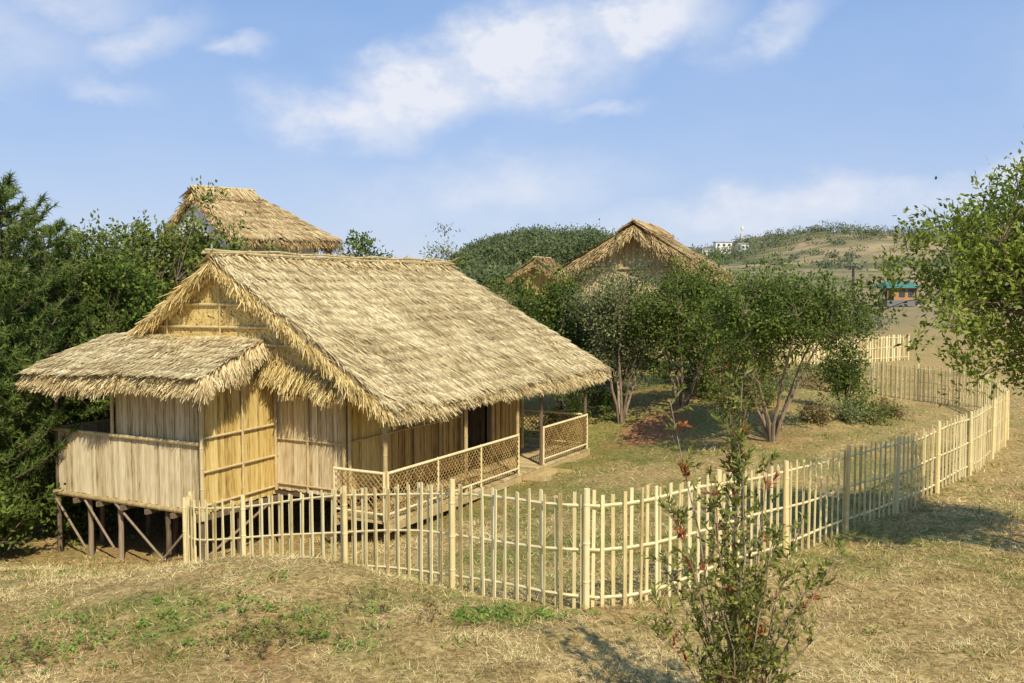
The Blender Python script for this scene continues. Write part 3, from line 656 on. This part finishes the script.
# central trees
tree('bushy green tree beside the hut',-.2,30,3,(.3,0,2.3),(1.7,1.3,1.7),110,120,.34,.12,.056,m_leafB,tr=.08)
tree('bushy green tree by small hut',1.5,28.0,3,(0,0,2.3),(1.4,1.1,1.7),110,120,.34,.11,.052,m_leafA,tr=.07)
tree('grey green multi stemmed tree with pale trunks',2.9,26.3,6,(0,0,2.65),(1.45,1.1,1.65),110,105,.34,.095,.042,m_leafG,mb=m_bark2,tr=.034,extra=(160,m_dry),tw=3)
tree('green multi stemmed tree on the lawn',4.45,25.9,5,(.1,0,2.25),(1.55,1.2,1.6),125,115,.34,.098,.044,m_leafA,mb=m_bark2,tr=.036,tw=3)
tree('spreading umbrella shaped tree with fanned trunks',5.8,22,7,(.15,0,2.8),(2.15,1.7,1.1),165,135,.33,.094,.044,m_leafA,mb=m_bark2,tr=.036,shell=.25,tw=3)
tree('green tree with reddish leaves near umbrella tree',4.9,21.3,4,(0,0,1.35),(.7,.6,.9),32,70,.24,.08,.036,m_leafB,mb=m_bark2,tr=.020,extra=(180,m_red),tw=3)
tree('low bushy tree by distant fence',8.9,26.5,3,(0,0,1.0),(.7,.6,.85),44,90,.26,.09,.042,m_leafA,tr=.03)
tree('pale green shrubby tree behind the lawn',3.2,30,4,(0,0,1.7),(1.7,1,1.7),80,100,.32,.11,.052,m_leafG,tr=.05)
tree('bushy olive tree beside thatched house',5.9,31,4,(0,0,2.0),(1.8,1,1.9),100,115,.34,.115,.054,m_leafB,tr=.05)
tree('low bushy olive tree behind the lawn',6.4,27.5,4,(0,0,1.3),(1.5,1,1.3),75,110,.32,.105,.05,m_leafB,tr=.04)
def shrub(label,x,y,r,h,ml,n=20,lp=90,ll=.075,grp=None):
    tree(label,x,y,4,(0,0,h*.45),(r,r,h*.5),n,lp,.16,ll,ll*.45,ml,tr=.013,name='shrub',cat='shrub',shell=.3,grp=grp)
for x,y,r,h,m_ in[(7.4,24,.6,.5,m_dry),(8.3,24.5,.6,.45,m_leafG),(9.0,25.0,.8,.55,m_leafB),(5.2,26.6,.7,.6,m_leafB),(6.4,25.8,.8,.7,m_leafB),(10.2,26.5,.6,.4,m_dry),(1.8,27,.8,1.2,m_leafA),(4.9,28.2,1,.9,m_leafG),(11,36,1.2,.8,m_leafB),(9,38,1.3,1.0,m_leafA),(1.2,25.4,.7,1.1,m_leafB),(7,28,1,1.0,m_leafG),(10.5,34,1,.6,m_dry),(8.3,31,1,.8,m_leafG),(2.5,27.6,.8,1.1,m_leafA)]:
    shrub('low '+('dry brown' if m_ is m_dry else 'green')+' shrub at edge of lawn',x,y,r,h,m_,grp='low shrubs along the lawn')
for x,y,r,h in[(-9.3,17.2,1.2,1.3),(-10.6,17.6,1.3,2.0),(-8.8,19.7,1.,1.6),(-9.7,20.6,1.3,2.4),(-8.4,21.6,1.2,2.4),(-11.5,16.5,1.2,1.2),(-7.4,24,1.2,3.0)]:
    tree('dark green undergrowth shrub beside hut stilts',x,y,4,(0,0,h*.5),(r,r,h*.55),50,100,.24,.11,.052,m_leafA,tr=.02,name='shrub',cat='shrub',shell=.3,grp='undergrowth shrubs')
tree('leafy yellow green tree with layered upswept branches',7.1,11.2,6,(-.5,0,3.3),(2.2,1.8,1.55),280,160,.26,.082,.036,m_leafY,tr=.05,shell=.35,up=.7,tw=1)
# foreground sapling
def sapling():
    x,y=1.42,6.1;z=hz1(x,y);t=thing('sapling','leafy olive green sapling with red tinged leaf tips','shrub',(x,y,z))
    g=Geo();lo=Geo();rd=Geo()
    tips=[(.0,0,2.28),(-.05,.05,2.05),(-.40,.1,2.12),(.12,.05,1.75),(-.22,-.1,1.7),(-.5,.1,1.45),(.42,.05,1.4),(.56,-.05,1.2),(.3,.15,1.3),(-.35,-.1,1.2),(-.6,0,.95),(.5,.1,.95),(.15,-.15,1.35),(-.1,.1,1.5),(.62,.0,.8),(-.2,-.2,1.0),(.3,-.2,1.0),(-.45,.1,1.1),(.05,.0,1.9),(-.55,.0,.75),(.45,.1,.75),(.0,-.2,1.1),(-.3,.1,.9),(.2,.15,.9)]
    for i,(a,b,h) in enumerate(tips):
        e=np.array([x+a,y+b,z+h]);q=np.linspace(0,1,9);s0=np.array([x+a*.08,y+b*.08,z-.05])
        P=s0+np.array([0,0,1])*((e[2]-s0[2])*q)[:,None]+np.array([1,0,0])*((e[0]-s0[0])*q**1.5)[:,None]+np.array([0,1,0])*((e[1]-s0[1])*q**1.5)[:,None]
        P[1:,:2]+=np.cumsum(rng.normal(0,.014,(8,2)),axis=0)
        g.tube(P,.008*(1-q*.85)+.0015,5,.5,cap=False)
        redstem=(a==-.40)
        for j in range(int((7 if redstem else 19)*h)):
            f=random.uniform(.75,1) if redstem else random.uniform(.28,1);p=np.array([np.interp(f,q,P[:,k]) for k in range(3)])
            d=rng.normal(0,1,3);d[2]=abs(d[2])*.8+.6;d/=np.linalg.norm(d);L=random.uniform(.10,.23)*(1.15-f*.5)
            g.tube([p,p+d*L],[.0025,.0012],3,.5,cap=False)
            n=random.randint(8,18);tt=.1+.9*rng.random(n)
            pp=p+d*(L*tt)[:,None];dd=d+rng.normal(0,.6,(n,3))
            G_=rd if (random.random()<.07 or (redstem and random.random()<.35)) else lo
            G_.leaves(pp,dd,rng.normal(0,1,(n,3)),.032+.034*rng.random(n),.011+.010*rng.random(n))
    g.obj('stem',m_bark2,t);lo.obj('foliage',m_leafR,t);tag(rd.obj('red_foliage',m_red,t),'red and orange young leaves')
sapling()
# ------------------------------------------------------------------ distant things
def mass(name,label,pts,mt,n,ls):
    lo=Geo()
    for x,y,r,h in pts:
        z=hz1(x,y)
        k=int(n*random.uniform(.7,1.3));d=rng.normal(0,1,(k,3));d/=np.linalg.norm(d,axis=1)[:,None]
        rr=rng.random(k)**.35
        P=np.array([x,y,z+h*.5])+d*rr[:,None]*np.array([r,r,h*.5])*(1+rng.normal(0,.12,k))[:,None]
        tone=random.uniform(-.25,.2)
        lo.leaves(P,rng.normal(0,1,(k,3))+d*.6,rng.normal(0,.6,(k,3))+d+np.array([0,-.4,.5]),ls*(.6+.8*rng.random(k)),ls*.6,np.clip(rng.random(k)*.7+.15+tone,0,1))
    o=lo.obj(name,mt);tag(o,label,'trees','stuff')
pts=[]
for i in range(240):
    x=random.uniform(-12,38);y=random.uniform(200,285);pts.append((x,y,random.uniform(1.6,3.4),random.uniform(3.5,7.2)*(.5+.5*min(1,(x+13)/20))))
for i in range(30): pts.append((random.uniform(-14,12),random.uniform(110,150),random.uniform(1.5,2.6),random.uniform(2,3.2)))
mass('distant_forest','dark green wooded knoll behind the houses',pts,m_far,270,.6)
pts=[]
for i in range(150):
    x=random.uniform(75,205);y=random.uniform(490,615);pts.append((x,y,random.uniform(2.5,6),random.uniform(3,7)))
for i in range(300):
    x=random.uniform(90,350);y=random.uniform(300,620);pts.append((x,y,random.uniform(1.5,6),random.uniform(.8,2.6)))
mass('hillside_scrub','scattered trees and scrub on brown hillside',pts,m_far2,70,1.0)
pts=[]
for i in range(90):
    x=random.uniform(13,70);y=random.uniform(58,160);pts.append((x,y,random.uniform(.3,1.3),random.uniform(.2,.7)))
for i in range(22):
    x=random.uniform(15,24);y=random.uniform(58,72);pts.append((x,y,random.uniform(.6,1.4),random.uniform(.8,1.8)))
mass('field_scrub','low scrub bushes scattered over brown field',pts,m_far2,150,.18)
m_win=mat('dark_window',[(0,(.04,.05,.06)),(1,(.07,.08,.10))],rough=.3)
m_roofgrey=mat('pale_roof',[(0,(.35,.33,.33)),(1,(.5,.48,.47))])
for x,y,w,d,h,nf in[(109,555,8,7,4.5,1),(118,560,9,7,6.5,2),(127,552,6,6,4,1)]:
    z=hz1(x,y);b=thing('white_building','white flat roofed building on distant hillside','building',(x,y,z),'white buildings on the hill')
    g=Geo();g.box((x,y,z+h/2-1),(w/2,0,0),(0,d/2,0),(0,0,h/2+1),.9);g.obj('wall',m_white,b)
    g=Geo();g.box((x,y,z+h+.25),(w/2+.4,0,0),(0,d/2+.4,0),(0,0,.25),.5);g.obj('roof',m_roofgrey,b)
    for f in range(nf):
        for k in range(3):
            g=Geo();g.box((x-w/2+w*(k+.5)/3,y-d/2-.03,z+h*(f+.55)/nf),(w*.07,0,0),(0,.03,0),(0,0,h/nf*.2),.5);g.obj('window',m_win,b)
x,y=138,600;z=hz1(x,y);tw=thing('radio_tower','white lattice radio tower on distant hilltop','tower',(x,y,z))
g=Geo()
for i,j in((-1,-1),(1,-1),(1,1),(-1,1)): g.tube([(x+i*.8,y+j*.8,z),(x+i*.25,y+j*.25,z+12)],[.14,.09],5,.8)
for k in range(8):
    q=.8-.066*k;zz=z+k*1.5
    for s_ in(-1,1): g.beam((x-q,y+s_*q,zz),(x+q,y+s_*(q-.05),zz+1.5),.1,.1,.7);g.beam((x-q,y+s_*q,zz),(x+q,y+s_*q,zz),.1,.1,.7)
g.obj('mast',m_white,tw)
g=Geo();g.tube([(x,y,z+9.5),(x,y,z+11)],.9,10,.9);g.obj('platform',m_white,tw)
m_teal=mat('teal_green_roof',[(0,(.05,.15,.12)),(1,(.09,.22,.18))]);m_blue=mat('grey_paint',[(0,(.15,.15,.15)),(1,(.20,.20,.20))]);m_or=mat('orange_brown_board',[(0,(.32,.16,.07)),(1,(.50,.28,.14))])
x,y=34.0,88;z=hz1(x,y);k=thing('kiosk','small field kiosk with teal green roof and orange walls','kiosk',(x,y,z))
g=Geo();g.box((x,y,z+.25),(1.3,0,0),(0,1.1,0),(0,0,.27),.5);g.obj('base',m_blue,k)
g=Geo();g.box((x+.3,y,z+1.07),(.95,0,0),(0,1.0,0),(0,0,.55),.5);g.obj('wall',m_or,k)
for dx in(.05,.85):
    g=Geo();g.box((x+dx,y-1.03,z+1.15),(.24,0,0),(0,.03,0),(0,0,.32),.5);g.obj('window',m_win,k)
for dx in(-1.25,1.27):
    g=Geo();g.tube([(x+dx,y-1.1,z),(x+dx,y-1.1,z+1.65)],.06,6,.5);g.obj('post',m_post,k)
g=Geo();g.add([(x-1.7,y-1.4,z+1.6),(x+1.7,y-1.4,z+1.6),(x+1.7,y+1.4,z+1.6),(x-1.7,y+1.4,z+1.6),(x-1.1,y,z+2.2),(x+1.1,y,z+2.2)],[(0,1,5,4),(2,3,4,5),(3,2,1,0)],[(1,2,5),(3,0,4)],.6);g.obj('roof',m_teal,k)
x,y=34.2,100;z=hz1(x,y);l=thing('street_lamp','dark metal lamp post with flat arm','lamp',(x,y,z))
m_metal=mat('dark_metal',[(0,(.03,.03,.03)),(1,(.06,.055,.05))],rough=.5)
g=Geo();g.tube([(x,y,z-.1),(x,y,4.2)],[.14,.12],8,.5);g.obj('pole',m_metal,l)
g=Geo();g.box((x-.3,y,4.2),(.55,0,0),(0,.14,0),(0,0,.11),.5);g.obj('lamp_head',m_metal,l)
# ------------------------------------------------------------------ light, world, camera
SX,SY=.34,-.94
SA=math.atan2(SX,SY);EL=math.radians(43)
sd=np.array([SX*math.cos(EL),SY*math.cos(EL),math.sin(EL)])
ld=bpy.data.lights.new('sun','SUN');ld.energy=5.0;ld.angle=math.radians(.5);ld.color=(1,.92,.77)
lo=bpy.data.objects.new('sun',ld);COL.objects.link(lo)
from mathutils import Vector
lo.rotation_euler=Vector(sd).to_track_quat('Z','Y').to_euler();lo.location=(0,-10,30)
w=bpy.data.worlds.new('World');sc.world=w;w.use_nodes=True;nt=w.node_tree;L=nt.links
bg=nt.nodes['Background'];bg.inputs[1].default_value=.13
sky=nt.nodes.new('ShaderNodeTexSky');sky.sky_type='NISHITA';sky.sun_disc=False;sky.sun_elevation=EL;sky.sun_rotation=SA;sky.altitude=1400;sky.air_density=1.0;sky.dust_density=1.0;sky.ozone_density=2.0
tc=nt.nodes.new('ShaderNodeTexCoord');sx=nt.nodes.new('ShaderNodeSeparateXYZ');L.new(tc.outputs['Generated'],sx.inputs[0])
az=M(nt,'ARCTAN2',sx.outputs[0],sx.outputs[1]);el=M(nt,'ARCSINE',sx.outputs[2])
cb=nt.nodes.new('ShaderNodeCombineXYZ');L.new(az,cb.inputs[0]);L.new(el,cb.inputs[1])
def nz(s,d,off,st=(1,1,1)):
    mp=nt.nodes.new('ShaderNodeMapping');mp.inputs['Scale'].default_value=st;mp.inputs['Location'].default_value=off;L.new(cb.outputs[0],mp.inputs[0])
    n=nt.nodes.new('ShaderNodeTexNoise');n.inputs['Scale'].default_value=s;n.inputs['Detail'].default_value=d;n.inputs['Roughness'].default_value=.6;L.new(mp.outputs[0],n.inputs['Vector']);return n
n1=nz(11,8,(0,0,0),(1,1.5,1))
n2=nz(4,3,(5,2,0),(1,2,1))
wv=nt.nodes.new('ShaderNodeVectorMath');wv.operation='SCALE';L.new(n1.outputs['Color'],wv.inputs[0]);wv.inputs['Scale'].default_value=.08
wa=nt.nodes.new('ShaderNodeVectorMath');wa.operation='ADD';L.new(cb.outputs[0],wa.inputs[0]);L.new(wv.outputs[0],wa.inputs[1])
tot=None
BL=[(345,118,90,34,-8,1.0),(430,88,95,48,15,1.15),(530,55,130,54,12,1.2),(640,25,95,38,10,1.1),(240,58,34,12,5,.65),(160,50,60,24,20,.5),(75,20,90,30,0,.5),(757,42,70,24,18,.7),(597,106,50,11,8,.5),(500,190,160,36,5,.55),(780,212,180,28,5,.75),(870,203,80,22,5,.65),(1000,195,100,30,15,.95),(110,102,50,14,-10,.35),(20,75,70,20,0,.4),(-150,60,200,60,0,.8),(1300,80,200,70,0,.8)]
for px,py,rx,ry,rot,am in BL:
    a=math.atan((px-512)/995);e=math.atan((278-py)/995)
    mp=nt.nodes.new('ShaderNodeMapping');mp.vector_type='TEXTURE';mp.inputs['Location'].default_value=(a+.04,e+.04,.04);mp.inputs['Rotation'].default_value=(0,0,math.radians(rot));mp.inputs['Scale'].default_value=(rx/995,ry/995,9)
    L.new(wa.outputs[0],mp.inputs[0])
    ln=nt.nodes.new('ShaderNodeVectorMath');ln.operation='LENGTH';L.new(mp.outputs[0],ln.inputs[0])
    mr=nt.nodes.new('ShaderNodeMapRange');mr.interpolation_type='SMOOTHSTEP';mr.inputs[1].default_value=1.35;mr.inputs[2].default_value=.0;mr.inputs[3].default_value=0;mr.inputs[4].default_value=am;L.new(ln.outputs['Value'],mr.inputs[0])
    tot=mr.outputs[0] if tot is None else M(nt,'MAXIMUM',tot,mr.outputs[0])
den=M(nt,'MULTIPLY',tot,M(nt,'ADD',M(nt,'MULTIPLY',M(nt,'SUBTRACT',n1.outputs[0],.5),3.2),.95))
den=M(nt,'ADD',den,M(nt,'MULTIPLY',M(nt,'SUBTRACT',n2.outputs[0],.45),.3),True)
gr=ramp(nt,[(0,(.60,.67,.84)),(.12,(.53,.63,.84)),(.45,(.37,.53,.84)),(1,(.22,.41,.78))])
mrr=nt.nodes.new('ShaderNodeMapRange');L.new(el,mrr.inputs[0]);mrr.inputs[1].default_value=0;mrr.inputs[2].default_value=.34;L.new(mrr.outputs[0],gr.inputs[0])
sc2=nt.nodes.new('ShaderNodeVectorMath');sc2.operation='SCALE';sc2.inputs['Scale'].default_value=1/.13;L.new(gr.outputs[0],sc2.inputs[0])
mg=nt.nodes.new('ShaderNodeMix');mg.data_type='RGBA';mg.inputs[0].default_value=.87;L.new(sky.outputs[0],mg.inputs[6]);L.new(sc2.outputs[0],mg.inputs[7])
mx=nt.nodes.new('ShaderNodeMix');mx.data_type='RGBA';L.new(M(nt,'MULTIPLY',den,.92),mx.inputs[0]);L.new(mg.outputs[2],mx.inputs[6]);mx.inputs[7].default_value=(6.5,6.65,7.2,1)
L.new(mx.outputs[2],bg.inputs[0])
cd=bpy.data.cameras.new('camera');cd.lens=35;cd.sensor_width=36;cd.clip_end=4000;cd.clip_start=.05
cam=bpy.data.objects.new('camera',cd);COL.objects.link(cam);cam.location=(0,0,3.1);cam.rotation_euler=(math.radians(90-3.65),0,0);sc.camera=cam
